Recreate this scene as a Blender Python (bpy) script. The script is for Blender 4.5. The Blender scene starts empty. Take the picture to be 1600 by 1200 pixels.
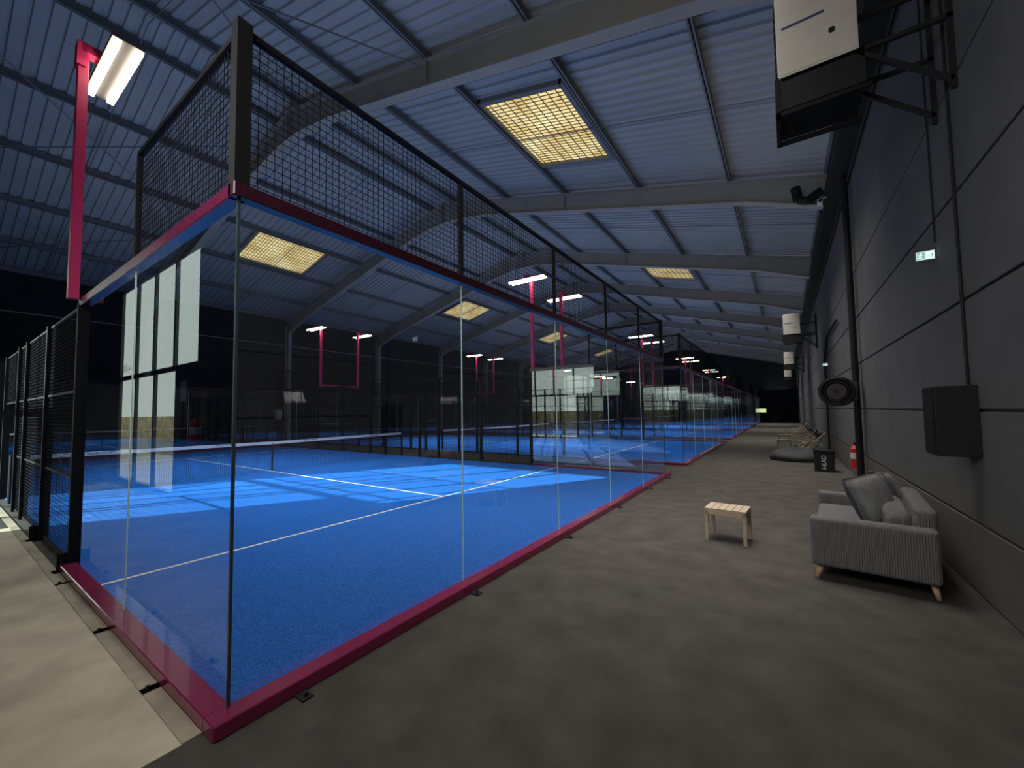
import bpy, math, random
from math import sin, cos, pi, radians as R
from mathutils import Vector, Matrix
random.seed(4)
C = bpy.context.scene.collection
ORD = ['first','second','third','fourth','fifth','sixth','seventh','eighth','ninth','tenth','eleventh','twelfth']

# ------------------------------------------------------------------ materials
def mat(name, col, rough=0.6, metal=0.0, noise=0.0, nscale=8.0, bump=0.0, bscale=60.0, spec=0.5, emis=None, estr=0.0, coat=0.0):
    m = bpy.data.materials.new(name); m.use_nodes = True
    nt = m.node_tree; b = nt.nodes['Principled BSDF']
    b.inputs['Base Color'].default_value = (*col, 1); b.inputs['Roughness'].default_value = rough
    b.inputs['Metallic'].default_value = metal; b.inputs['Specular IOR Level'].default_value = spec
    b.inputs['Coat Weight'].default_value = coat
    tc = nt.nodes.new('ShaderNodeTexCoord')
    if noise > 0:
        n = nt.nodes.new('ShaderNodeTexNoise'); n.inputs['Scale'].default_value = nscale; n.inputs['Detail'].default_value = 5
        nt.links.new(tc.outputs['Object'], n.inputs['Vector'])
        r = nt.nodes.new('ShaderNodeMapRange'); r.inputs['From Min'].default_value = 0.3; r.inputs['From Max'].default_value = 0.7
        r.inputs['To Min'].default_value = 1-noise; r.inputs['To Max'].default_value = 1+noise
        nt.links.new(n.outputs['Fac'], r.inputs['Value'])
        v = nt.nodes.new('ShaderNodeVectorMath'); v.operation = 'SCALE'; v.inputs[0].default_value = col
        nt.links.new(r.outputs['Result'], v.inputs['Scale']); nt.links.new(v.outputs['Vector'], b.inputs['Base Color'])
    if bump > 0:
        n2 = nt.nodes.new('ShaderNodeTexNoise'); n2.inputs['Scale'].default_value = bscale; n2.inputs['Detail'].default_value = 3
        nt.links.new(tc.outputs['Object'], n2.inputs['Vector'])
        bp = nt.nodes.new('ShaderNodeBump'); bp.inputs['Strength'].default_value = bump; bp.inputs['Distance'].default_value = 0.02
        nt.links.new(n2.outputs['Fac'], bp.inputs['Height']); nt.links.new(bp.outputs['Normal'], b.inputs['Normal'])
    if emis:
        b.inputs['Emission Color'].default_value = (*emis, 1); b.inputs['Emission Strength'].default_value = estr
    return m
M = {}
M['carpet'] = mat('carpet', (.058,.053,.046), .95, noise=.22, nscale=3, bump=.35, bscale=220, spec=.1)
M['concrete'] = mat('concrete', (.40,.35,.265), .85, noise=.24, nscale=1.9, bump=.2, bscale=30, spec=.2)
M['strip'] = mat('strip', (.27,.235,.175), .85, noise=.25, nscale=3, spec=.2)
M['mat'] = mat('added_dark_floor', (.04,.038,.035), .95, noise=.25, nscale=3, spec=.1)  # dark tone for the added floor area that weakens the glass reflection
M['wall'] = mat('wall_charcoal', (.090,.087,.085), .8, noise=.10, nscale=1.5, bump=.12, bscale=90, spec=.25)
M['blackwall'] = mat('wall_black', (.025,.025,.026), .85, noise=.15, nscale=1.0, spec=.2)
M['deck'] = mat('deck', (.335,.355,.360), .5, noise=.08, nscale=.6, spec=.4)
M['steel'] = mat('steel_grey', (.29,.28,.25), .55, noise=.08, nscale=1.2)
M['purlin'] = mat('purlin_grey', (.15,.16,.17), .5, noise=.06, nscale=2)
M['rod'] = mat('rod', (.16,.175,.2), .5)
M['black'] = mat('black_steel', (.007,.007,.008), .6, noise=.1, nscale=4, spec=.15)
M['wire'] = mat('black_wire', (.006,.006,.008), .8, spec=.1)
M['pink'] = mat('pink_paint', (.70,.034,.155), .42, noise=.05, nscale=3)
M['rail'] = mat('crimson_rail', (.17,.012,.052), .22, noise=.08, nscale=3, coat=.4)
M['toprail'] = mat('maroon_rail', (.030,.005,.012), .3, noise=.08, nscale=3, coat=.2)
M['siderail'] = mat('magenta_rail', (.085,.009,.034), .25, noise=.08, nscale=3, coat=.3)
M['turf'] = mat('blue_turf', (.020,.150,.56), .95, noise=.36, nscale=70, bump=.7, bscale=420, spec=.1)
M['line'] = mat('white_line', (.58,.60,.52), .9, noise=.1, nscale=60)
M['white'] = mat('white_paint', (.55,.55,.53), .5, noise=.05, nscale=5)
M['lamphouse'] = mat('lamp_housing', (.10,.09,.085), .5, noise=.05, nscale=5)
M['heater'] = mat('heater_white', (.50,.465,.40), .5, noise=.05, nscale=4)
M['dark'] = mat('dark_plastic', (.013,.013,.014), .65, noise=.1, nscale=5, spec=.2)
M['band'] = mat('net_band', (.72,.72,.72), .7, noise=.04, nscale=20)
M['ink'] = mat('ink', (.02,.03,.09), .7)
M['netcord'] = mat('net_cord', (.02,.022,.03), .8)
M['wood'] = mat('pale_wood', (.37,.29,.205), .55, noise=.12, nscale=9)
M['greywood'] = mat('grey_wood', (.17,.14,.11), .55, noise=.12, nscale=9)
M['legwood'] = mat('leg_wood', (.50,.33,.20), .5, noise=.15, nscale=12)
M['red'] = mat('red_paint', (.50,.015,.012), .35, noise=.05, nscale=6)
M['reeldisc'] = mat('reel_red', (.028,.008,.008), .5, noise=.1, nscale=6)
M['green'] = mat('sign_green', (.05,.25,.18), .5, emis=(.38,.70,.60), estr=.65)
M['signwhite'] = mat('sign_white', (.7,.8,.75), .5, emis=(.80,1,.95), estr=.8)
M['led'] = mat('led', (1,1,1), .5, emis=(1,.90,.66), estr=14)
M['edge'] = mat('glass_edge', (.42,.56,.54), .15, noise=.05, nscale=5)
M['edgedark'] = mat('glass_edge_dark', (.03,.045,.05), .2, noise=.05, nscale=5)
M['stone'] = mat('stone', (.55,.44,.27), .9, noise=.45, nscale=2.2, bump=.4, bscale=6)
M['ground'] = mat('yard', (.28,.26,.20), .9, noise=.2, nscale=1)
M['bark'] = mat('bark', (.24,.22,.15), .9, noise=.2, nscale=8)
M['pillow'] = mat('pillow', (.138,.138,.14), .9, noise=.2, nscale=18, bump=.3, bscale=120)
M['palepillow'] = mat('pale_pillow', (.27,.265,.26), .9, noise=.12, nscale=18, bump=.3, bscale=120)
M['bean'] = mat('bean', (.030,.030,.032), .8, noise=.15, nscale=6)
M['canvas'] = mat('canvas', (.06,.058,.055), .85, noise=.12, nscale=8)
M['gridbar'] = mat('grid_bar', (.20,.16,.09), .7, noise=.1, nscale=8)
M['panelglow'] = mat('screen', (.5,.6,.1), .5, emis=(.8,.95,.5), estr=.8)
M['mullion'] = mat('mullion', (.06,.065,.07), .4, noise=.05, nscale=3)

def ribbed(name, col):
    m = mat(name, col, .92, noise=.10, nscale=14, spec=.15); nt = m.node_tree; b = nt.nodes['Principled BSDF']
    tc = nt.nodes.new('ShaderNodeTexCoord'); w = nt.nodes.new('ShaderNodeTexWave'); w.wave_type='BANDS'
    mp = nt.nodes.new('ShaderNodeVectorMath'); mp.operation='DOT_PRODUCT'; mp.inputs[1].default_value=(1,1,0)
    nt.links.new(tc.outputs['Object'], mp.inputs[0])
    cx = nt.nodes.new('ShaderNodeCombineXYZ'); nt.links.new(mp.outputs['Value'], cx.inputs['X'])
    w.inputs['Scale'].default_value = 17; w.bands_direction='X'; nt.links.new(cx.outputs['Vector'], w.inputs['Vector'])
    bp = nt.nodes.new('ShaderNodeBump'); bp.inputs['Strength'].default_value=.7; bp.inputs['Distance'].default_value=.010
    nt.links.new(w.outputs['Fac'], bp.inputs['Height']); nt.links.new(bp.outputs['Normal'], b.inputs['Normal'])
    return m
M['cord'] = ribbed('grey_corduroy', (.126,.119,.121))

def glassmat():
    m = bpy.data.materials.new('court_glass'); m.use_nodes = True; nt = m.node_tree; nt.nodes.clear()
    o = nt.nodes.new('ShaderNodeOutputMaterial'); mx = nt.nodes.new('ShaderNodeMixShader')
    t = nt.nodes.new('ShaderNodeBsdfTransparent'); t.inputs['Color'].default_value=(.97,.99,.985,1)
    g = nt.nodes.new('ShaderNodeBsdfGlossy'); g.inputs['Roughness'].default_value=0.0
    lw = nt.nodes.new('ShaderNodeLayerWeight'); lw.inputs['Blend'].default_value=.5
    p = nt.nodes.new('ShaderNodeMath'); p.operation='POWER'; p.inputs[1].default_value=4.5
    q = nt.nodes.new('ShaderNodeMath'); q.operation='MULTIPLY_ADD'; q.inputs[1].default_value=.10; q.inputs[2].default_value=.185
    nt.links.new(lw.outputs['Facing'], p.inputs[0]); nt.links.new(p.outputs[0], q.inputs[0]); nt.links.new(q.outputs[0], mx.inputs['Fac'])
    nt.links.new(t.outputs[0], mx.inputs[1]); nt.links.new(g.outputs[0], mx.inputs[2]); nt.links.new(mx.outputs[0], o.inputs['Surface'])
    return m
M['glass'] = glassmat()

def skymat():
    m = bpy.data.materials.new('skylight_panel'); m.use_nodes=True; nt=m.node_tree; nt.nodes.clear()
    o=nt.nodes.new('ShaderNodeOutputMaterial'); e=nt.nodes.new('ShaderNodeEmission')
    tc=nt.nodes.new('ShaderNodeTexCoord'); n=nt.nodes.new('ShaderNodeTexNoise'); n.inputs['Scale'].default_value=.9; n.inputs['Detail'].default_value=4
    r=nt.nodes.new('ShaderNodeValToRGB'); r.color_ramp.elements[0].position=.35; r.color_ramp.elements[0].color=(.66,.46,.16,1)
    r.color_ramp.elements[1].position=.65; r.color_ramp.elements[1].color=(1,.88,.48,1)
    nt.links.new(tc.outputs['Object'],n.inputs['Vector']); nt.links.new(n.outputs['Fac'],r.inputs['Fac']); nt.links.new(r.outputs['Color'],e.inputs['Color'])
    e.inputs['Strength'].default_value=1.1; nt.links.new(e.outputs[0],o.inputs['Surface']); return m
M['sky'] = skymat()

# ------------------------------------------------------------------ mesh builder
class MB:
    def __init__(s): s.v=[]; s.f=[]
    def add(s, vs, fs):
        k=len(s.v); s.v += [tuple(v) for v in vs]; s.f += [tuple(i+k for i in f) for f in fs]; return s
    def box(s, x0,x1,y0,y1,z0,z1):
        return s.add([(x0,y0,z0),(x1,y0,z0),(x1,y1,z0),(x0,y1,z0),(x0,y0,z1),(x1,y0,z1),(x1,y1,z1),(x0,y1,z1)],
            [(0,3,2,1),(4,5,6,7),(0,1,5,4),(1,2,6,5),(2,3,7,6),(3,0,4,7)])
    def bar(s, a, b, w, h, up=(0,0,1)):
        a=Vector(a); b=Vector(b); d=(b-a).normalized(); u=Vector(up)
        if abs(d.dot(u))>.98: u=Vector((0,1,0))
        r=d.cross(u).normalized(); u=r.cross(d)
        vs=[]
        for p in (a,b):
            for i,j in ((-1,-1),(1,-1),(1,1),(-1,1)): vs.append(p+r*(i*w/2)+u*(j*h/2))
        return s.add(vs,[(0,1,2,3),(7,6,5,4),(0,4,5,1),(1,5,6,2),(2,6,7,3),(3,7,4,0)])
    def cyl(s, a, b, r0, r1=None, n=12, cap=True):
        if r1 is None: r1=r0
        a=Vector(a); b=Vector(b); d=(b-a).normalized(); u=Vector((0,0,1)) if abs(d.z)<.95 else Vector((1,0,0))
        x=d.cross(u).normalized(); y=d.cross(x)
        vs=[]
        for p,r in ((a,r0),(b,r1)):
            for k in range(n): t=2*pi*k/n; vs.append(p+x*(r*cos(t))+y*(r*sin(t)))
        fs=[(k,(k+1)%n,n+(k+1)%n,n+k) for k in range(n)]
        if cap: fs += [tuple(range(n-1,-1,-1)), tuple(range(n,2*n))]
        return s.add(vs,fs)
    def tube(s, pts, r, n=8):
        for i in range(len(pts)-1): s.cyl(pts[i],pts[i+1],r,r,n)
        return s
    def prism(s, poly, y0, y1):            # poly in (x,z)
        n=len(poly); vs=[(x,y0,z) for x,z in poly]+[(x,y1,z) for x,z in poly]
        return s.add(vs,[tuple(range(n)),tuple(range(2*n-1,n-1,-1))]+[(k,n+k,n+(k+1)%n,(k+1)%n) for k in range(n)])
    def torus(s, c, ax, R1, r, n=28, m=8):
        ax=Vector(ax).normalized(); u=Vector((0,0,1)) if abs(ax.z)<.9 else Vector((1,0,0)); x=ax.cross(u).normalized(); y=ax.cross(x); c=Vector(c)
        vs=[]; fs=[]
        for i in range(n):
            t=2*pi*i/n; d=x*cos(t)+y*sin(t)
            for j in range(m):
                p=2*pi*j/m; vs.append(c+d*(R1+r*cos(p))+ax*(r*sin(p)))
        for i in range(n):
            for j in range(m): fs.append((i*m+j,((i+1)%n)*m+j,((i+1)%n)*m+(j+1)%m,i*m+(j+1)%m))
        return s.add(vs,fs)
    def mesh(s, name, m, smooth=False):
        me=bpy.data.meshes.new(name); me.from_pydata(s.v,[],s.f); me.materials.append(m); me.update()
        if smooth:
            for p in me.polygons: p.use_smooth=True
        return me
    def build(s, name, m, parent=None, loc=(0,0,0), rot=(0,0,0), bevel=0, smooth=False, subd=0, seg=2):
        return link(name, s.mesh(name,m,smooth), parent, loc, rot, bevel, subd, seg)
def link(name, me, parent=None, loc=(0,0,0), rot=(0,0,0), bevel=0, subd=0, seg=2):
    o=bpy.data.objects.new(name, me); C.objects.link(o); o.location=loc; o.rotation_euler=rot; o.parent=parent
    if bevel:
        b=o.modifiers.new('bevel','BEVEL'); b.width=bevel; b.segments=seg; b.limit_method='ANGLE'; b.harden_normals=(seg>=3)
    if subd:
        q=o.modifiers.new('sub','SUBSURF'); q.levels=subd; q.render_levels=subd
    return o
def tag(o, label, cat, group=None):
    o['label']=label; o['category']=cat
    if group: o['group']=group
    return o
def thing(name, label, cat, loc=(0,0,0), rotz=0, group=None):
    o=bpy.data.objects.new(name,None); C.objects.link(o); o.location=loc; o.rotation_euler=(0,0,rotz); o.empty_display_size=.2
    return tag(o,label,cat,group)
def struct(o): o['kind']='structure'; return o
def copy_tree(o, parent=None):
    c=o.copy(); C.objects.link(c); c.parent=parent
    for ch in list(o.children): copy_tree(ch,c)
    return c
def text_mesh(txt, size, m, ext=.001):
    cu=bpy.data.curves.new('lettering','FONT'); cu.body=txt; cu.size=size; cu.extrude=ext; cu.align_x='CENTER'; cu.align_y='CENTER'
    t=bpy.data.objects.new('tmp',cu); C.objects.link(t)
    bpy.context.view_layer.update()
    me=bpy.data.meshes.new_from_object(t.evaluated_get(bpy.context.evaluated_depsgraph_get()))
    bpy.data.objects.remove(t); me.materials.clear(); me.materials.append(m); me.name='lettering'; return me

# ------------------------------------------------------------------ camera (fitted)
cam=bpy.data.cameras.new('camera'); co=bpy.data.objects.new('camera',cam); C.objects.link(co)
yaw,pit,rol=.6104,.0528,-.0131
f=Vector((-sin(yaw)*cos(pit),cos(yaw)*cos(pit),sin(pit))); r=Vector((cos(yaw),sin(yaw),0)); u=r.cross(f)
r2=r*cos(rol)+u*sin(rol); u2=-r*sin(rol)+u*cos(rol)
mw=Matrix((( r2.x,u2.x,-f.x,2.588),(r2.y,u2.y,-f.y,-1.023),(r2.z,u2.z,-f.z,1.691),(0,0,0,1)))
co.matrix_world=mw; cam.sensor_width=36; cam.lens=36*631.9/1600; cam.shift_x=16.5/1600; cam.shift_y=10.5/1600; cam.clip_start=.05; cam.clip_end=300
bpy.context.scene.camera=co

# ------------------------------------------------------------------ shell
WX=3.95; WL=-24.0; RX=-10.0; YB=-2.0; YF=64.0
def zu(x): return 7.2+.259*(13.9-abs(x-RX))
DK=.82
FY=[-1.7+7.1*k for k in range(0,10)]
struct(MB().box(WL-.4,WX+.4,YB-.3,YF+.3,-.2,0).build('floor',M['carpet']))
struct(MB().box(-7.3,-.02,YB,-.20,0,.006).build('floor_concrete',M['concrete']))
struct(MB().box(WL,-7.3,YB,-.20,0,.006).build('floor_added_dark',M['mat']))  # added dark area, dims the sunlit floor's reflection in the court glass
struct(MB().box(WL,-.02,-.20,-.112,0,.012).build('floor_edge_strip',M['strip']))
# right wall: horizontal precast panels with recessed joints
w=MB(); w.box(WX+.03,WX+.35,YB-.3,YF+.3,0,8.4)
zs=[0,.65,1.65,2.65,3.65,4.65,5.65,6.65,7.65,8.3]
ys=[YB]+[9.6+7.1*k for k in range(8)]+[YF]
for i in range(len(zs)-1):
    for j in range(len(ys)-1):
        w.box(WX,WX+.04,ys[j]+.008,ys[j+1]-.008,zs[i]+.012,zs[i+1]-.012)
struct(w.build('wall_right',M['wall'],bevel=.006,seg=1))
struct(MB().box(WL-.35,WL,YB-.3,YF+.3,0,8.4).build('wall_left',M['blackwall']))
struct(MB().prism([(WL-.3,0),(WX+.3,0),(WX+.3,8.0),(RX,12.0),(WL-.3,8.0)],YF,YF+.3).build('wall_far',M['blackwall']))
# near wall, behind the camera, with glazed opening
wb=MB(); y0,y1=YB-.08,YB
UX0,UX1,LX1=-12.2,-6.7,-7.9
wb.box(WL-.3,UX0,y0,y1,0,8.0); wb.box(UX1,WX+.3,y0,y1,0,8.0); wb.box(LX1,UX1,y0,y1,0,2.74); wb.box(UX0,UX1,y0,y1,5.1,8.0); wb.box(UX0,LX1,y0,y1,2.69,2.74)
wb.prism([(WL-.3,8.0),(WX+.3,8.0),(RX,12.0)],y0,y1)
struct(wb.build('wall_near',M['blackwall']))
fr=MB()
n=4
for k in range(n+1):
    x=UX0+(UX1-UX0)*k/n; fr.box(x-.05,x+.05,y0+.01,y0+.07,2.74,5.1)
fr.box(UX0,UX1,y0+.02,y0+.06,2.74,2.77); fr.box(UX0,UX1,y0+.02,y0+.06,5.06,5.1)
struct(fr.build('window_1',M['mullion']))
fr=MB()
for k in range(4):
    x=UX0+(LX1-UX0)*k/3; fr.box(x-.05,x+.05,y0+.01,y0+.07,0,2.69)
fr.box(UX0,LX1,y0+.02,y0+.06,2.66,2.69); fr.box(UX0,LX1,y0+.02,y0+.06,0,.1)
struct(fr.build('window_2',M['mullion']))
# outside yard
struct(MB().box(-90,14,-30,YB-.08,-.25,-.02).build('floor_yard',M['ground']))
struct(MB().box(-90,14,-9.4,-9.0,-.02,1.7).build('wall_yard',M['stone']))
def tree(x,y,h,lab,spread=.7,lv=5):
    mb=MB()
    def br(p,d,l,r_,k):
        q=p+d*l; mb.cyl(p,q,r_,r_*.65,6,False)
        if k==0: return
        for i in range(3):
            nd=(d+Vector((random.uniform(-spread,spread),random.uniform(-spread,spread),random.uniform(-.1,.5)))).normalized(); br(q,nd,l*.72,r_*.6,k-1)
    br(Vector((0,0,0)),Vector((0,0,1)),h*.32,.10,lv)
    tag(mb.build('tree',M['bark'],loc=(x,y,-.02)),lab,'tree')
tree(-27.5,-16,7,'bare branched tree outside the glazed wall, left of the pair')
tree(-4.0,-13,6,'bare branched tree outside the glazed wall, right of the pair')
tree(-52,-7.2,8.5,'bare branched tree along the yard wall, nearer of two')
tree(-64,-7.5,9.5,'bare branched tree along the yard wall, farther of two')

# corrugated roof deck (ribs run down the slope)
dk=MB(); p=.28; Y=YB-.4; prof=[]
while Y<YF+.3:
    prof += [(Y,0),(Y+p*.50,0),(Y+p*.58,.05),(Y+p*.92,.05)]; Y+=p
for xe in (WX+.3,WL-.3):
    vs=[];fs=[]
    for (yy,dz) in prof:
        vs.append((xe,yy,zu(xe)+DK+dz)); vs.append((RX,yy,zu(RX)+DK+dz))
    for i in range(len(prof)-1): fs.append((2*i,2*i+1,2*i+3,2*i+2))
    dk.add(vs,fs)
for xe in (WX+.35,WL-.35):
    dk.add([(xe,YB-.4,zu(xe)+DK+.12),(RX,YB-.4,zu(RX)+DK+.12),(RX,YF+.4,zu(RX)+DK+.12),(xe,YF+.4,zu(xe)+DK+.12)],[(0,1,2,3)])
struct(dk.build('ceiling',M['deck']))

# purlins
PX=[3.75,1.5,-1.15,-3.85,-6.5,-9.3]; PX+= [2*RX-x for x in PX]
for x in PX:
    mb=MB(); z=zu(x)+.6; mb.box(-.012,.012,YB,YF,0,.2); mb.box(-.05,.05,YB,YF,0,.018); mb.box(-.05,.05,YB,YF,.182,.2)
    tag(mb.build('roof_purlin',M['purlin'],loc=(x,0,z)),'long grey steel purlin running under the corrugated roof','roof beam','purlins under the roof deck')

# portal frames
ES=[(3.9,.28),(1.9,.05),(-7.6,.05),(-9.3,.22),(-10,.38)]
for i,y in enumerate(FY[1:] ,0):
    if y>YF-1: break
    t=thing('portal_frame','grey steel portal frame spanning the hall, %s one counted from the camera'%ORD[i],'steel frame',(0,y,0),0,'steel portal frames of the hall')
    for side in (1,-1):
        P=[(RX+side*(x-RX), zu(x)-d) for x,d in ES]; T=[(RX+side*(x-RX), zu(x)+.58) for x,d in ES]
        mb=MB()
        poly=P+T[::-1]
        mb.prism(poly,-.01,.01)
        for a,b in zip(P[:-1],P[1:]): mb.bar((a[0],0,a[1]),(b[0],0,b[1]),.26,.03)
        for a,b in zip(T[:-1],T[1:]): mb.bar((a[0],0,a[1]),(b[0],0,b[1]),.26,.025)
        for xx in (-3.85,-9.95):
            x_=RX+side*(xx-RX); mb.box(x_-.01,x_+.01,-.1,.1,zu(xx)-(.3 if xx<-9 else 0),zu(xx)+.57)
        mb.build('rafter',M['steel'],t)
        for xx in PX[:5]:
            x_=RX+side*(xx-RX)
            MB().bar((x_,.05,zu(xx)+.02),(x_,.62,zu(xx)+.62),.035,.035).build('fly_brace',M['purlin'],t)
    cl=MB(); xl=WL+.2
    cl.box(xl-.19,xl+.19,-.01,.01,0,7.5)
    cl.box(xl-.2,xl-.18,-.11,.11,0,7.5); cl.box(xl+.18,xl+.2,-.11,.11,0,7.3)
    cl.build('column',M['steel'],t)
for i,y in enumerate([FY[k]+3.55 for k in range(0,8)]):
    mb=MB(); mb.cyl((3.9,0,zu(3.9)+.66),(RX,0,zu(RX)+.66),.014,n=6); mb.cyl((RX,0,zu(RX)+.66),(WL,0,zu(WL)+.66),.014,n=6)
    tag(mb.build('tie_rod',M['rod'],loc=(0,y,0)),'thin steel rod tying the purlins together in the middle of roof bay %s'%ORD[i],'rod','tie rods across the purlins')
def rod(a,b,lab):
    a=Vector(a);b=Vector(b); tag(MB().cyl((0,0,0),b-a,.02,n=6).build('bracing_rod',M['rod'],loc=a),lab,'rod','diagonal bracing rods')
k=0
for (xa,xb) in ((-11.5,-17.5),(-17.5,-23.5),(-3.9,-9.5)):
    for (ya,yb) in ((-1.7,5.4),(5.4,-1.7)):
        rod((xa,ya,zu(xa)+.45),(xb,yb,zu(xb)+.45),'%s diagonal bracing rod in the roof bay above the near court end'%ORD[k]); k+=1

# skylights
n=2
ang=math.atan(.259)
for j in range(5):
    yc=8.9+14.2*j
    if yc>YF-2: break
    for side in (1,-1):
        n+=1
        xm=RX+side*((-2.55)-RX); z=zu(-2.55)+DK-.03
        root=bpy.data.objects.new('window_%d'%n,None); C.objects.link(root); root.location=(xm,yc,z); root.rotation_euler=(0,side*ang,0); struct(root)
        a,b=1.26,1.68
        MB().box(-a,a,-b,b,-.005,.0).build('pane',M['sky'],root)
        mb=MB()
        for s in (-1,1):
            mb.box(s*a-.07,s*a+.07,-b-.07,b+.07,-.10,.03); mb.box(-a,a,s*b-.07,s*b+.07,-.10,.03)
        mb.build('frame',M['purlin'],root)
        mb=MB()
        for q in range(1,26): yy=-b+2*b*q/26; mb.box(-a,a,yy-.009,yy+.009,-.05,-.035)
        for q in range(1,10): xx=-a+2*a*q/10; mb.box(xx-.010,xx+.010,-b,b,-.065,-.05)
        mb.build('guard_grid',M['gridbar'],root)

# ------------------------------------------------------------------ courts
def grid_mesh(w,h,step,t=.0037):
    mb=MB(); nx=int(round(w/step)); nz=int(round(h/step))
    for i in range(nx+1): x=w*i/nx; mb.box(x-t/2,x+t/2,-t/2,t/2,0,h)
    for i in range(nz+1): z=h*i/nz; mb.box(0,w,-t*1.4,-t*.4,z-t/2,z+t/2)
    return mb.mesh('mesh_panel',M['wire'])
G21=grid_mesh(2,.96,.05); G23=grid_mesh(2,2.9,.05); G13=grid_mesh(1,2.9,.05)
GL=MB().add([(.005,0,.085),(1.995,0,.085),(1.995,0,2.97),(.005,0,2.97)],[(0,1,2,3)]).mesh('glass_panel',M['glass'])
EDGE=MB().box(-.004,.004,-.005,.005,.085,2.97).mesh('glass_edge',M['edge'])
EDGED=MB().box(-.008,.008,-.008,.008,.085,2.97).mesh('corner_seal',M['edgedark'])
P4=MB().box(-.018,.018,-.018,.018,3.04,4.0).mesh('mesh_post',M['black'])
P3=MB().box(-.03,.03,-.05,.05,0,3.0).mesh('post',M['black'])
ANC=MB().box(-.035,.035,-.05,.05,0,.012).cyl((0,-.02,.01),(0,-.02,.035),.012,n=8).mesh('anchor_tab',M['dark'])
def make_court():
    t=thing('padel_court_enclosure','','court enclosure')
    for xe,s in ((0,1),(-20,-1)):
        MB().box(xe-.02*s,xe+.11*s,-.11,10.11,0,.085).build('base_rail',M['rail'],t,bevel=.006,seg=1)
        MB().box(xe-.04,xe+.045,-.045,10.045,2.965,3.05).build('top_rail',M['toprail'],t,bevel=.006,seg=1)
        MB().box(xe-.020,xe+.020,-.03,10.03,3.99,4.025).build('upper_rail',M['black'],t)
        for k in range(5):
            link('glass_panel',GL,t,(xe,2*k,0),(0,0,pi/2)); link('mesh_panel',G21,t,(xe,2*k,3.03),(0,0,pi/2))
        for k in range(1,5):
            link('glass_edge',EDGE,t,(xe,2*k,0),(0,0,pi/2)); link('mesh_post',P4,t,(xe,2*k,0))
        for k in range(6): link('anchor_tab',ANC,t,(xe+.15*s,min(max(2*k,.35),9.65),0),(0,0,pi/2*s))
        for yc in (0,10):
            MB().box(xe-.042,xe+.042,yc-.042,yc+.042,3.0,4.05).build('corner_post',M['black'],t)
            link('corner_seal',EDGED,t,(xe,yc,0))
    for yc,s in ((0,-1),(10,1)):
        for xa,xb in ((-4,0.0),(-20,-16)):
            MB().box(xa+.02 if xa==-20 else xa,xb-.02 if xb==0 else xb,yc-.02*s if s>0 else yc+.02,yc+.11*s,0,.085).build('base_rail',M['rail'],t,bevel=.006,seg=1)
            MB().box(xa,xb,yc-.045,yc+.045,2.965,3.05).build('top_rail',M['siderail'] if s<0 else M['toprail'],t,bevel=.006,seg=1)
            for x in (xa,xa+2): link('glass_panel',GL,t,(x,yc,0))
            link('glass_edge',EDGE,t,(xa+2,yc,0))
            for x in (xa+.5,xa+2.1,xa+3.3): link('anchor_tab',ANC,t,(x,yc+.15*s,0),(0,0,0 if s<0 else pi))
        for xa,xe in ((-2,-2),(-20,-18)):
            link('mesh_panel',G21,t,(xa,yc,3.03)); link('mesh_post',P4,t,(xe,yc,0))
            MB().box(xa,xa+2,yc-.020,yc+.020,3.99,4.025).build('upper_rail',M['black'],t)
        for x in (-4,-6,-8,-9,-11,-12,-14,-16):
            link('post',P3,t,(x,yc,0))
            if x in (-4,-16,-6,-14):
                MB().box(x-.07,x+.07,yc-.16,yc+.16,0,.012).prism([(x-.006,0.012),(x+.006,.012),(x+.006,.2),(x-.006,.2)],yc+.05*s,yc+.13*s).build('foot_plate',M['black'],t)
        for x in (-6,-8,-14,-16): link('mesh_panel',G23,t,(x,yc,.05))
        for x in (-9,-12): link('mesh_panel',G13,t,(x,yc,.05))
        link('mesh_panel',G21,t,(-11,yc,2.04))
        for z in (.04,1.0,2.0,2.98):
            mb=MB()
            if z<1.5: mb.box(-9,-4,yc-.015,yc+.015,z-.015,z+.015); mb.box(-16,-11,yc-.015,yc+.015,z-.015,z+.015)
            else: mb.box(-16,-4,yc-.015,yc+.015,z-.015,z+.015)
            mb.build('mid_rail' if z in(1.0,2.0) else 'frame_rail',M['black'],t)
    return t
def make_surface():
    t=thing('court_surface','','court surface')
    MB().box(-19.98,-.03,.03,9.97,0,.02).build('turf',M['turf'],t)
    MB().box(-3.095,-3.05,.03,9.97,.02,.023).build('line',M['line'],t); MB().box(-16.95,-16.905,.03,9.97,.02,.023).build('line',M['line'],t)
    MB().box(-16.9,-3.1,4.978,5.022,.02,.023).build('line',M['line'],t)
    return t
def make_net():
    t=thing('court_net','','net')
    mb=MB()
    ny=220; tt=.004
    def h(y): return .86+.04*abs(y-5)/5
    for i in range(ny+1): y=.05+9.9*i/ny; mb.box(-tt/2,tt/2,y-tt/2,y+tt/2,.03,h(y))
    for j in range(20):
        z=.03+j*.042; mb.box(-tt/2,tt/2,.05,9.95,z-tt/2,z+tt/2)
    mb.build('netting',M['netcord'],t)
    b=MB()
    for i in range(20):
        a0=.05+9.9*i/20; a1=.05+9.9*(i+1)/20
        b.add([(s*.008,y,z+dz) for s in (-1,1) for (y,z) in ((a0,h(a0)),(a1,h(a1))) for dz in (-.06,.02)],[(0,1,3,2),(4,6,7,5),(1,5,7,3),(0,2,6,4)])
    b.build('top_band',M['band'],t)
    MB().box(-.008,.008,4.975,5.025,.03,.85).build('centre_strap',M['netcord'],t)
    for y in (.02,9.98): MB().cyl((0,y,0),(0,y,.95),.04,n=12).build('net_post',M['black'],t)
    return t
ct=make_court(); sf=make_surface(); nt_=make_net()
txt=text_mesh('PADEL COURT',.07,M['ink'])
SP=12.3
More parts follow.
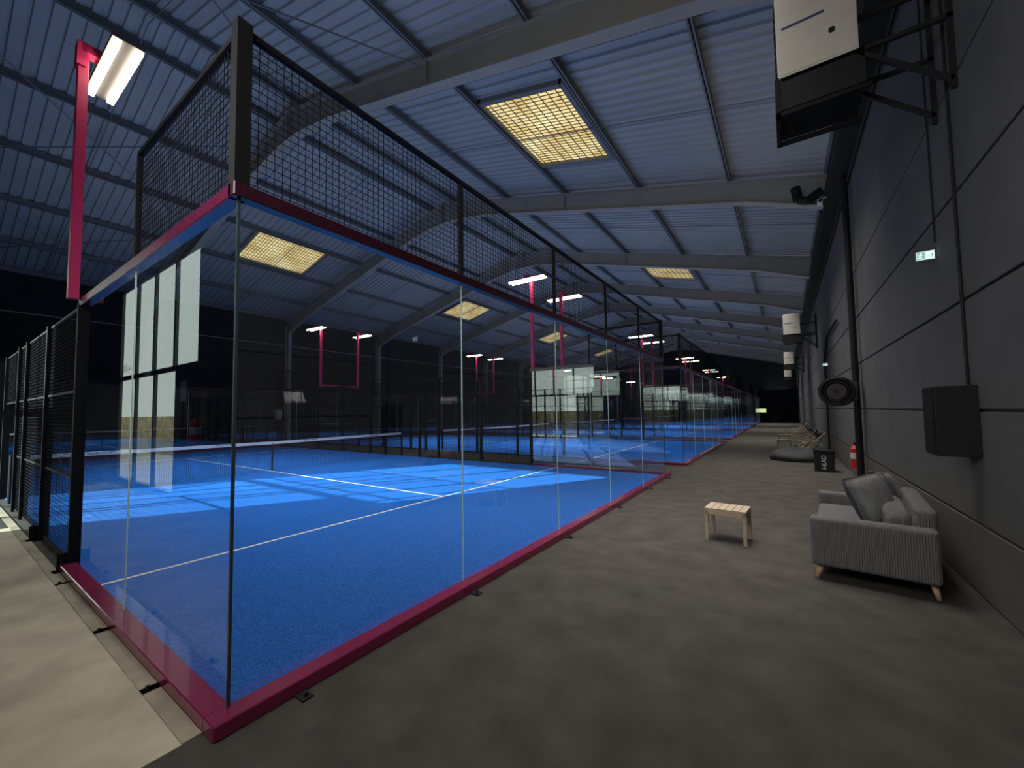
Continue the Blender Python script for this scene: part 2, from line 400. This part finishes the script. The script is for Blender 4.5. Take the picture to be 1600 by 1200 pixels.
for k in range(5):
    a=ct if k==0 else copy_tree(ct); b=sf if k==0 else copy_tree(sf); c=nt_ if k==0 else copy_tree(nt_)
    a.location=(0,SP*k,0); b.location=(0,SP*k,0); c.location=(-10,SP*k,.02)
    o_=['nearest','second','third','fourth','farthest'][k]
    tag(a,'glass and black mesh court enclosure with crimson rails, %s along the hall'%o_,'court enclosure','glass court enclosures in a row')
    tag(b,'blue turf playing surface with white lines inside the %s enclosure'%o_,'court surface','blue playing surfaces')
    tag(c,'low dark net with white top band across the %s blue court'%o_,'net','nets across the courts')
for i in range(4):
    y=1.3+2.45*i
    o=link('lettering',txt,nt_,(.0095,y,.873)); o.rotation_euler=Matrix(((0,0,1),(1,0,0),(0,1,0))).to_euler()

# floodlight poles
def make_pole():
    t=thing('floodlight_pole','','floodlight')
    MB().box(-.048,.048,-.045,.045,.03,3.05).build('pole',M['pink'],t,bevel=.004,seg=1)
    MB().box(-.07,.07,-.02,.34,2.93,3.03).box(-.07,.07,-.06,.02,2.75,3.03).build('arm',M['pink'],t)
    h=MB().box(-.66,.66,.12,.40,2.885,2.93).build('lamp_housing',M['lamphouse'],t)
    for yy in (.165,.355):
        MB().box(-.64,.64,yy-.034,yy+.034,2.845,2.886).build('led_strip',M['led'],h)
    return t
pl=make_pole(); first=True
for k in range(5):
    for xs,xn in ((-3.95,'right-hand'),(-16,'left-hand')):
        for yc,rz,sn in ((-.10,0,'near'),(10.10,pi,'far')):
            if k==0 and xs==-16 and yc<0: continue
            o=pl if first else copy_tree(pl); first=False
            o.location=(xs,SP*k+yc,3); o.rotation_euler=(0,0,rz)
            tag(o,'pink floodlight pole, %s one on the %s side of the %s court'%(xn,sn,['nearest','second','third','fourth','farthest'][k]),'floodlight','floodlight poles on the courts')
for k in range(4):
    for xs,xn in ((-3.95,'right-hand'),(-16,'left-hand')):
        tag(MB().box(-.03,.03,0,SP-10.22-.1,-.04,.04).build('link_bar',M['pink'],loc=(xs,SP*k+10.16,3.12)),
            'pink bar joining the %s pole pair between the %s and %s courts'%(xn,ORD[k],ORD[k+1]),'bar','pink bars between poles')

# ------------------------------------------------------------------ sofa
def rbox(x0,x1,y0,y1,z0,z1): return MB().box(x0,x1,y0,y1,z0,z1)
sofa=thing('sofa','grey corduroy two-seat sofa with wooden legs standing against the charcoal wall','sofa',(3.28,4.92,0),R(-5.4))
L=.87; D=.46; A=.17
rbox(-D+.02,D-.02,-L+.12,L-.12,.15,.34).build('base_frame',M['cord'],sofa,bevel=.02)
for s in (-1,1):
    mb=MB(); y0,y1=(s*L,s*(L-A)) if s<0 else (s*(L-A),s*L)
    mb.box(-D,D-.02,y0,y1,.14,.61); mb.build('armrest',M['cord'],sofa,bevel=.035,seg=3,smooth=True)
bk=MB(); bk.prism([(D-.24,.3),(D-.02,.15),(D-.0,.75),(D-.15,.77)],-L+A+.005,L-A-.005); bk.build('backrest',M['cord'],sofa,bevel=.045,seg=3,smooth=True)
rbox(-D+.005,D-.2,-L+A+.005,L-A-.005,.31,.48).build('seat_cushion',M['cord'],sofa,bevel=.055,seg=3,smooth=True)
rbox(D-.36,D-.16,-L+A+.01,L-A-.01,.46,.71).build('back_cushion',M['cord'],sofa,bevel=.07,seg=3,smooth=True)
for sx in (-1,1):
    for sy in (-1,1):
        MB().cyl((sx*.38,sy*.74,.17),(sx*.42,sy*.77,0),.032,.018,14).build('leg',M['legwood'],sofa,smooth=True)
def pillow(mt,size,loc,rot,lab):
    n=12; vs=[];fs=[]
    for side in (1,-1):
        for i in range(n+1):
            for j in range(n+1):
                u=-1+2*i/n; v=-1+2*j/n; th=.10*((1-u**4)*(1-v**4))**.55
                pin=1-.07*(1-abs(u*v))*(abs(u)**3+abs(v)**3)*.8
                vs.append((side*th+side*.004,u*size/2*pin,v*size/2*pin))
    N=(n+1)**2
    for b in (0,N):
        for i in range(n):
            for j in range(n):
                q=(b+i*(n+1)+j,b+(i+1)*(n+1)+j,b+(i+1)*(n+1)+j+1,b+i*(n+1)+j+1); fs.append(q if b==0 else q[::-1])
    rim=[i*(n+1) for i in range(n+1)]+[n*(n+1)+j for j in range(1,n+1)]+[i*(n+1)+n for i in range(n-1,-1,-1)]+[j for j in range(n-1,0,-1)]
    for a,b in zip(rim,rim[1:]+rim[:1]): fs.append((a,b,b+N,a+N))
    mb=MB().add(vs,fs); o=mb.build('throw_pillow',M[mt],loc=loc,rot=rot,smooth=True); tag(o,lab,'pillow')
pillow('pillow',.52,(3.30,4.78,.72),(R(6),R(-22),R(-38)),'large grey throw pillow leaning on the middle of the sofa back')
pillow('palepillow',.40,(3.48,5.34,.76),(R(-6),R(-18),R(12)),'smaller pale grey throw pillow at the far end of the sofa')

# side table
def make_table(m,lab,loc,rz):
    tb=thing('side_table',lab,'table',loc,rz)
    mb=MB()
    for k in range(6): x=-.235+k*.0794; mb.box(x,x+.073,-.20,.20,.395,.415)
    mb.build('tabletop',m,tb)
    MB().box(-.235,.235,-.2,-.18,.34,.395).box(-.235,.235,.18,.2,.34,.395).box(-.235,-.215,-.18,.18,.34,.395).box(.215,.235,-.18,.18,.34,.395).build('apron',m,tb)
    for sx in (-1,1):
        for sy in (-1,1): MB().box(sx*.215-.02,sx*.215+.02,sy*.18-.02,sy*.18+.02,0,.395).build('leg',m,tb)
make_table(M['wood'],'small pale wooden slatted side table standing on the dark carpet near the sofa',(1.92,5.05,0),R(-4))
make_table(M['greywood'],'small side table among the deck chairs, nearer one',(2.5,19.2,0),0)
make_table(M['greywood'],'small side table among the deck chairs, farther one',(2.5,23.2,0),0)

# ------------------------------------------------------------------ wall items
def heater(y,lab):
    t=thing('unit_heater',lab,'heater',(3.0,y,5.2),0,'white heaters on wall brackets')
    MB().box(-.33,.33,0,.55,0,.98).build('casing',M['heater'],t,bevel=.012)
    MB().box(-.30,.30,-.004,.0,.03,.95).build('side_cover',M['heater'],t)
    MB().box(-.28,.08,-.008,-.003,.52,.545).build('printed_strip',M['ink'],t)
    MB().cyl((.13,-.012,.30),(.13,0,.30),.028,n=20).build('round_port',M['dark'],t)
    mb=MB()
    for k in range(9): mb.box(-.345,-.33,.05,.50,.1+.09*k,.14+.09*k)
    mb.build('louvre',M['dark'],t)
    b=MB()
    b.box(-.36,.40,-.03,.02,-.42,-.38); b.box(-.36,.40,.55,.60,-.42,-.38)
    b.box(-.36,-.32,-.03,.6,-.42,-.0)
    b.build('deflector_frame',M['black'],t)
    MB().box(-.34,.36,-.02,.58,-.36,-.01).build('deflector',M['dark'],t)
    b=MB()
    for yy in (0,.56):
        b.bar((-.3,yy,-.03),(.95,yy,-.03),.04,.04); b.bar((.3,yy,-.03),(.93,yy,-.62),.04,.04); b.box(.91,.95,yy-.02,yy+.02,-.7,.9)
    b.bar((.33,.28,.5),(.95,.28,.5),.05,.05)
    b.build('bracket',M['dark'],t)
for i,y in enumerate((4.1,22.5,38.5,54.0)):
    heater(y,'white box heater on a black wall bracket, %s one along the wall'%ORD[i])
# black cabinet
t=thing('wall_cabinet','black box cabinet fixed to the charcoal wall above the sofa','cabinet',(3.81,4.3,1.25))
MB().box(-.13,.14,-.15,.17,0,.62).build('body',M['dark'],t,bevel=.006)
MB().box(-.142,-.13,-.14,.16,.012,.608).build('door',M['black'],t,bevel=.003)
MB().cyl((-.15,-.11,.3),(-.142,-.11,.3),.012,n=10).build('lock',M['dark'],t)
# conduits
def conduit(pts,r,lab,m='dark',cat='pipe'):
    a=Vector(pts[0]); tag(MB().tube([Vector(q)-a for q in pts],r,8).build('conduit',M[m],loc=a),lab,cat)
conduit([(3.935,4.32,1.88),(3.935,4.32,6.4)],.012,'thin black conduit rising from the black wall cabinet')
conduit([(3.935,4.95,3.40),(3.935,4.95,6.2)],.008,'thin black cable conduit running up from the exit sign')
conduit([(3.85,10.4,0),(3.85,10.4,6.8)],.06,'thick black downpipe standing against the right wall')
conduit([(3.91,10.75,0),(3.91,10.75,6.5)],.025,'slim black pipe beside the thick downpipe')
conduit([(3.9,YB,6.62),(3.9,YF,6.62)],.03,'long black conduit running high along the right wall')
conduit([(3.60,12.1,7.3),(3.5,12.1,7.25),(3.3,12.1,7.12),(3.1,12.1,7.2),(3.05,12.1,7.55)],.11,'bent black duct elbow coming out under the roof near the right wall')
conduit([(WL+.05,YB,6.2),(WL+.05,YF,6.2)],.03,'long thin grey rail along the left black wall','steel')
conduit([(3.9,14.0,4.2),(3.9,17,4.25),(3.9,18.2,3.7),(3.9,18.6,3.4),(3.9,18.6,0.0)],.03,'drooping black cable on the right wall past the hose reel')
tag(MB().box(0,.3,YB,YF,0,.35).build('wall_head_trunking',M['dark'],loc=(3.63,0,6.85)),'black trunking running along the top of the right wall','trunking')
t=thing('security_camera','small white security camera near the top of the right wall','camera',(3.5,11.5,6.75))
MB().box(-.05,.05,-.14,.08,-.05,.05).build('housing',M['white'],t,bevel=.01); MB().cyl((0,-.16,0),(0,-.14,0),.035,n=16).build('lens',M['dark'],t); MB().bar((0,.0,.04),(.14,0,.12),.03,.03).build('mount',M['white'],t)
# exit sign
def exit_sign(y,lab):
    t=thing('exit_sign',lab,'sign',(3.86,y,3.28)); t.scale=(.75,.75,.75)
    MB().box(-.085,.11,-.015,.015,-.06,.07).build('housing',M['white'],t,bevel=.005)
    MB().box(-.078,.10,-.019,-.015,-.052,.062).build('panel',M['signwhite'],t)
    MB().box(-.074,.01,-.022,-.019,-.047,.057).build('green_field',M['green'],t)
    mb=MB(); X=-.034
    mb.cyl((X,-.025,.04),(X,-.022,.04),.010,n=10); mb.bar((X-.005,-.0235,.027),(X-.01,-.0235,-.01),.003,.015,(1,0,0)); mb.bar((X-.01,-.0235,-.01),(X+.012,-.0235,-.043),.003,.009,(1,0,0)); mb.bar((X-.012,-.0235,-.01),(X-.035,-.0235,-.033),.003,.009,(1,0,0)); mb.bar((X-.005,-.0235,.022),(X+.018,-.0235,.005),.003,.007,(1,0,0)); mb.bar((X-.005,-.0235,.022),(X-.032,-.0235,.01),.003,.007,(1,0,0))
    mb.build('running_figure',M['signwhite'],t)
    mb=MB(); mb.bar((.025,-.0235,.0),(.085,-.0235,.0),.003,.012,(0,0,1)); mb.bar((.065,-.0235,.025),(.088,-.0235,0),.003,.010,(0,0,1)); mb.bar((.065,-.0235,-.025),(.088,-.0235,0),.003,.010,(0,0,1)); mb.build('arrow',M['green'],t)
exit_sign(5.0,'small lit green exit sign with running figure projecting from the wall above the sofa')
exit_sign(18.0,'tiny lit exit sign on the right wall far past the hose reel')
# hose reel
t=thing('hose_reel','round black hose reel with dark red centre mounted on the right wall','hose reel',(3.52,10.2,2.04),R(-20))
mb=MB()
for q in range(3): mb.torus((0,.03*q-.03,0),(0,1,0),.27,.032)
for q in range(2): mb.torus((0,.03*q-.03,0),(0,1,0),.21,.032)
mb.build('hose',M['black'],t,smooth=True)
MB().cyl((0,-.055,0),(0,-.045,0),.17,n=32).cyl((0,.07,0),(0,.085,0),.32,n=32).build('side_disc',M['reeldisc'],t)
MB().torus((0,-.07,0),(0,1,0),.31,.012).build('rim_ring',M['dark'],t)
MB().cyl((0,-.085,0),(0,-.055,0),.05,n=16).build('hub',M['dark'],t)
MB().bar((0,.06,0),(.30,.12,0),.05,.10).box(.27,.33,.02,.2,-.2,.2).build('bracket',M['reeldisc'],t)
# extinguishers
def extinguisher(loc,lab,rz=0):
    t=thing('fire_extinguisher',lab,'fire extinguisher',loc,rz)
    MB().cyl((0,0,0),(0,0,.42),.085,n=20).cyl((0,0,.42),(0,0,.50),.085,.03,n=20).build('cylinder',M['red'],t,smooth=False)
    MB().cyl((0,0,.5),(0,0,.55),.022,n=10).bar((-.02,-.09,.57),(0,.03,.555),.02,.015).build('valve',M['dark'],t)
    MB().tube([(0,.03,.53),(0,.11,.46),(0,.11,.15)],.012).build('hose',M['dark'],t)
    MB().cyl((0,0,.2),(0,0,.33),.0865,n=20,cap=False).build('paper_label',M['white'],t)
extinguisher((3.83,10.95,.35),'red fire extinguisher hanging on the right wall beside the downpipe')
extinguisher((-6.4,YB+.12,1.15),'red fire extinguisher hanging beside the glazed wall')
tag(MB().box(-.01,0,-.12,.12,-.17,.17).build('notice',M['white'],loc=(3.945,11.3,1.5)),'white notice on the right wall above the red extinguisher','notice')
tag(MB().box(-.15,.15,0,.01,-.21,.21).build('notice',M['white'],loc=(-7.4,YB+.002,2.2)),'white notice on the black wall beside the glazed opening','notice')
t=thing('electrical_box','small white box on the left black wall beside a grey column','box',(WL+.02,12.0,1.4))
MB().box(0,.14,-.2,.2,0,.6).build('body',M['white'],t,bevel=.01); MB().box(.14,.145,-.17,.17,.04,.56).build('door',M['white'],t)

# black bin
t=thing('display_bin','black square bin with white upright lettering beside the bean bag','bin',(3.40,12.9,0),R(-6))
MB().box(-.21,.21,-.2,.2,0,.52).build('body',M['dark'],t,bevel=.008)
MB().box(-.22,.22,-.21,.21,.50,.56).build('rim',M['black'],t,bevel=.006)
hm=text_mesh('HEAD',.14,M['white'])
link('lettering',hm,t,(.0,-.203,.25),(pi/2,-pi/2,0))
# bean bag
def blob(name,m,loc,sx,sy,sz,parent=None):
    vs=[];fs=[];n=20;k=12
    for i in range(k+1):
        ph=-pi/2+pi*i/k
        for j in range(n):
            th=2*pi*j/n; z=sin(ph); z=max(z,-.55); rr=cos(ph)**.6 if cos(ph)>0 else 0
            w=1+.05*sin(3*th+ph*2)
            vs.append((sx*rr*cos(th)*w,sy*rr*sin(th)*w,sz*(z+.55)*(1+.18*sin(th))))
    for i in range(k):
        for j in range(n): fs.append((i*n+j,i*n+(j+1)%n,(i+1)*n+(j+1)%n,(i+1)*n+j))
    return MB().add(vs,fs).build(name,m,parent,loc,smooth=True)
o=blob('bean_bag',M['bean'],(2.78,15.2,0),.68,.50,.24); tag(o,'low dark grey bean bag lying on the carpet near the black bin','bean bag')
def deck_chair():
    t=thing('deck_chair','','chair')
    for s in (-1,1):
        MB().bar((-.45,s*.3,.02),(.35,s*.3,.86),.035,.03).build('frame_bar',M['wood'],t)
        MB().bar((.40,s*.27,.02),(-.42,s*.27,.40),.035,.03).build('frame_bar',M['wood'],t)
        MB().cyl((-.4,s*.3,.015),(.4,s*.3,.015),.02,n=8).build('foot_bar',M['wood'],t)
        MB().bar((-.35,s*.32,.50),(.12,s*.32,.60),.05,.025).build('armrest',M['wood'],t)
    mb=MB(); pts=[(-.40,.40),(-.25,.30),(-.05,.25),(.1,.36),(.24,.62),(.34,.86)]
    for a,b in zip(pts[:-1],pts[1:]): mb.bar((a[0],0,a[1]),(b[0],0,b[1]),.52,.015)
    mb.build('sling',M['canvas'],t)
    MB().box(.2,.36,-.24,.24,.72,.84).build('head_cushion',M['dark'],t,bevel=.03)
    return t
dc=deck_chair()
for i,(x,y,a) in enumerate(((3.25,16.6,12),(3.2,18.5,-8),(3.2,20.2,5),(3.15,22.0,0),(3.2,24.2,-5),(3.2,27.5,6))):
    o=dc if i==0 else copy_tree(dc); o.location=(x,y,0); o.rotation_euler=(0,0,R(a))
    tag(o,'wooden sling deck chair by the right wall, %s one beyond the bean bag'%ORD[i],'chair','deck chairs along the right wall')
t=thing('lit_display','small glowing yellow-green display at the far end of the hall','screen',(-.1,YF-.25,0))
MB().box(-.7,.7,0,.2,0,1.0).build('counter',M['dark'],t,bevel=.01); MB().box(-.6,.6,.12,.2,1.2,1.7).build('screen',M['panelglow'],t); MB().box(-.68,.68,.14,.24,1.0,1.9).build('surround',M['black'],t)
t=thing('red_counter','low red counter at the far end of the hall beside the glowing display','counter',(1.6,YF-.4,0))
MB().box(-.6,.6,-.3,.3,0,1.0).build('body',M['reeldisc'],t,bevel=.02); MB().box(-.65,.65,-.35,.35,1.0,1.05).build('top',M['dark'],t)

# ------------------------------------------------------------------ lights
def area(loc,rot,sx,sy,e,col,spread=180):  # unseen fill lights, added to brighten turf, roof and walkway
    l=bpy.data.lights.new('area','AREA'); l.shape='RECTANGLE'; l.size=sx; l.size_y=sy; l.energy=e; l.color=col; l.spread=R(spread)
    o=bpy.data.objects.new('fill_light',l); C.objects.link(o); o.location=loc; o.rotation_euler=rot; return o
for k in range(5):
    y=5+SP*k
    area((-10,y,6.9),(0,0,0),12,6,400 if k==0 else 480,(.97,.98,1),95)
    area((-10,y,4.3),(pi,0,0),17,8,105 if k==0 else 125,(.92,.93,.96),180)
    area((1.9,y+6,4.2),(pi,0,0),2.5,8,30,(.92,.93,.96),180)
for k in range(4):
    area((1.9,12+13*k,6.6),(0,0,0),2.2,8,240,(1,.97,.92),95)
area((1.2,5.0,6.8),(0,0,0),3,5,120,(1,.97,.92),66)
area((-4.7,3.8,6.9),(0,0,0),5,5,160,(.97,.98,1),76)
area((.7,YB+.06,3.2),(R(72),0,0),4.0,3.0,250,(1,.97,.93),160)
s=bpy.data.lights.new('sun','SUN'); s.energy=16; s.angle=R(.5); s.color=(.84,1,.93)
so=bpy.data.objects.new('sun',s); C.objects.link(so); so.rotation_euler=Vector((.52,1,-.46)).to_track_quat('-Z','Y').to_euler(); so.location=(-10,-20,12)
w=bpy.data.worlds.new('world'); bpy.context.scene.world=w; w.use_nodes=True
w.node_tree.nodes['Background'].inputs['Color'].default_value=(.80,.95,.88,1); w.node_tree.nodes['Background'].inputs['Strength'].default_value=2.4
bpy.context.scene.view_settings.view_transform='Standard'
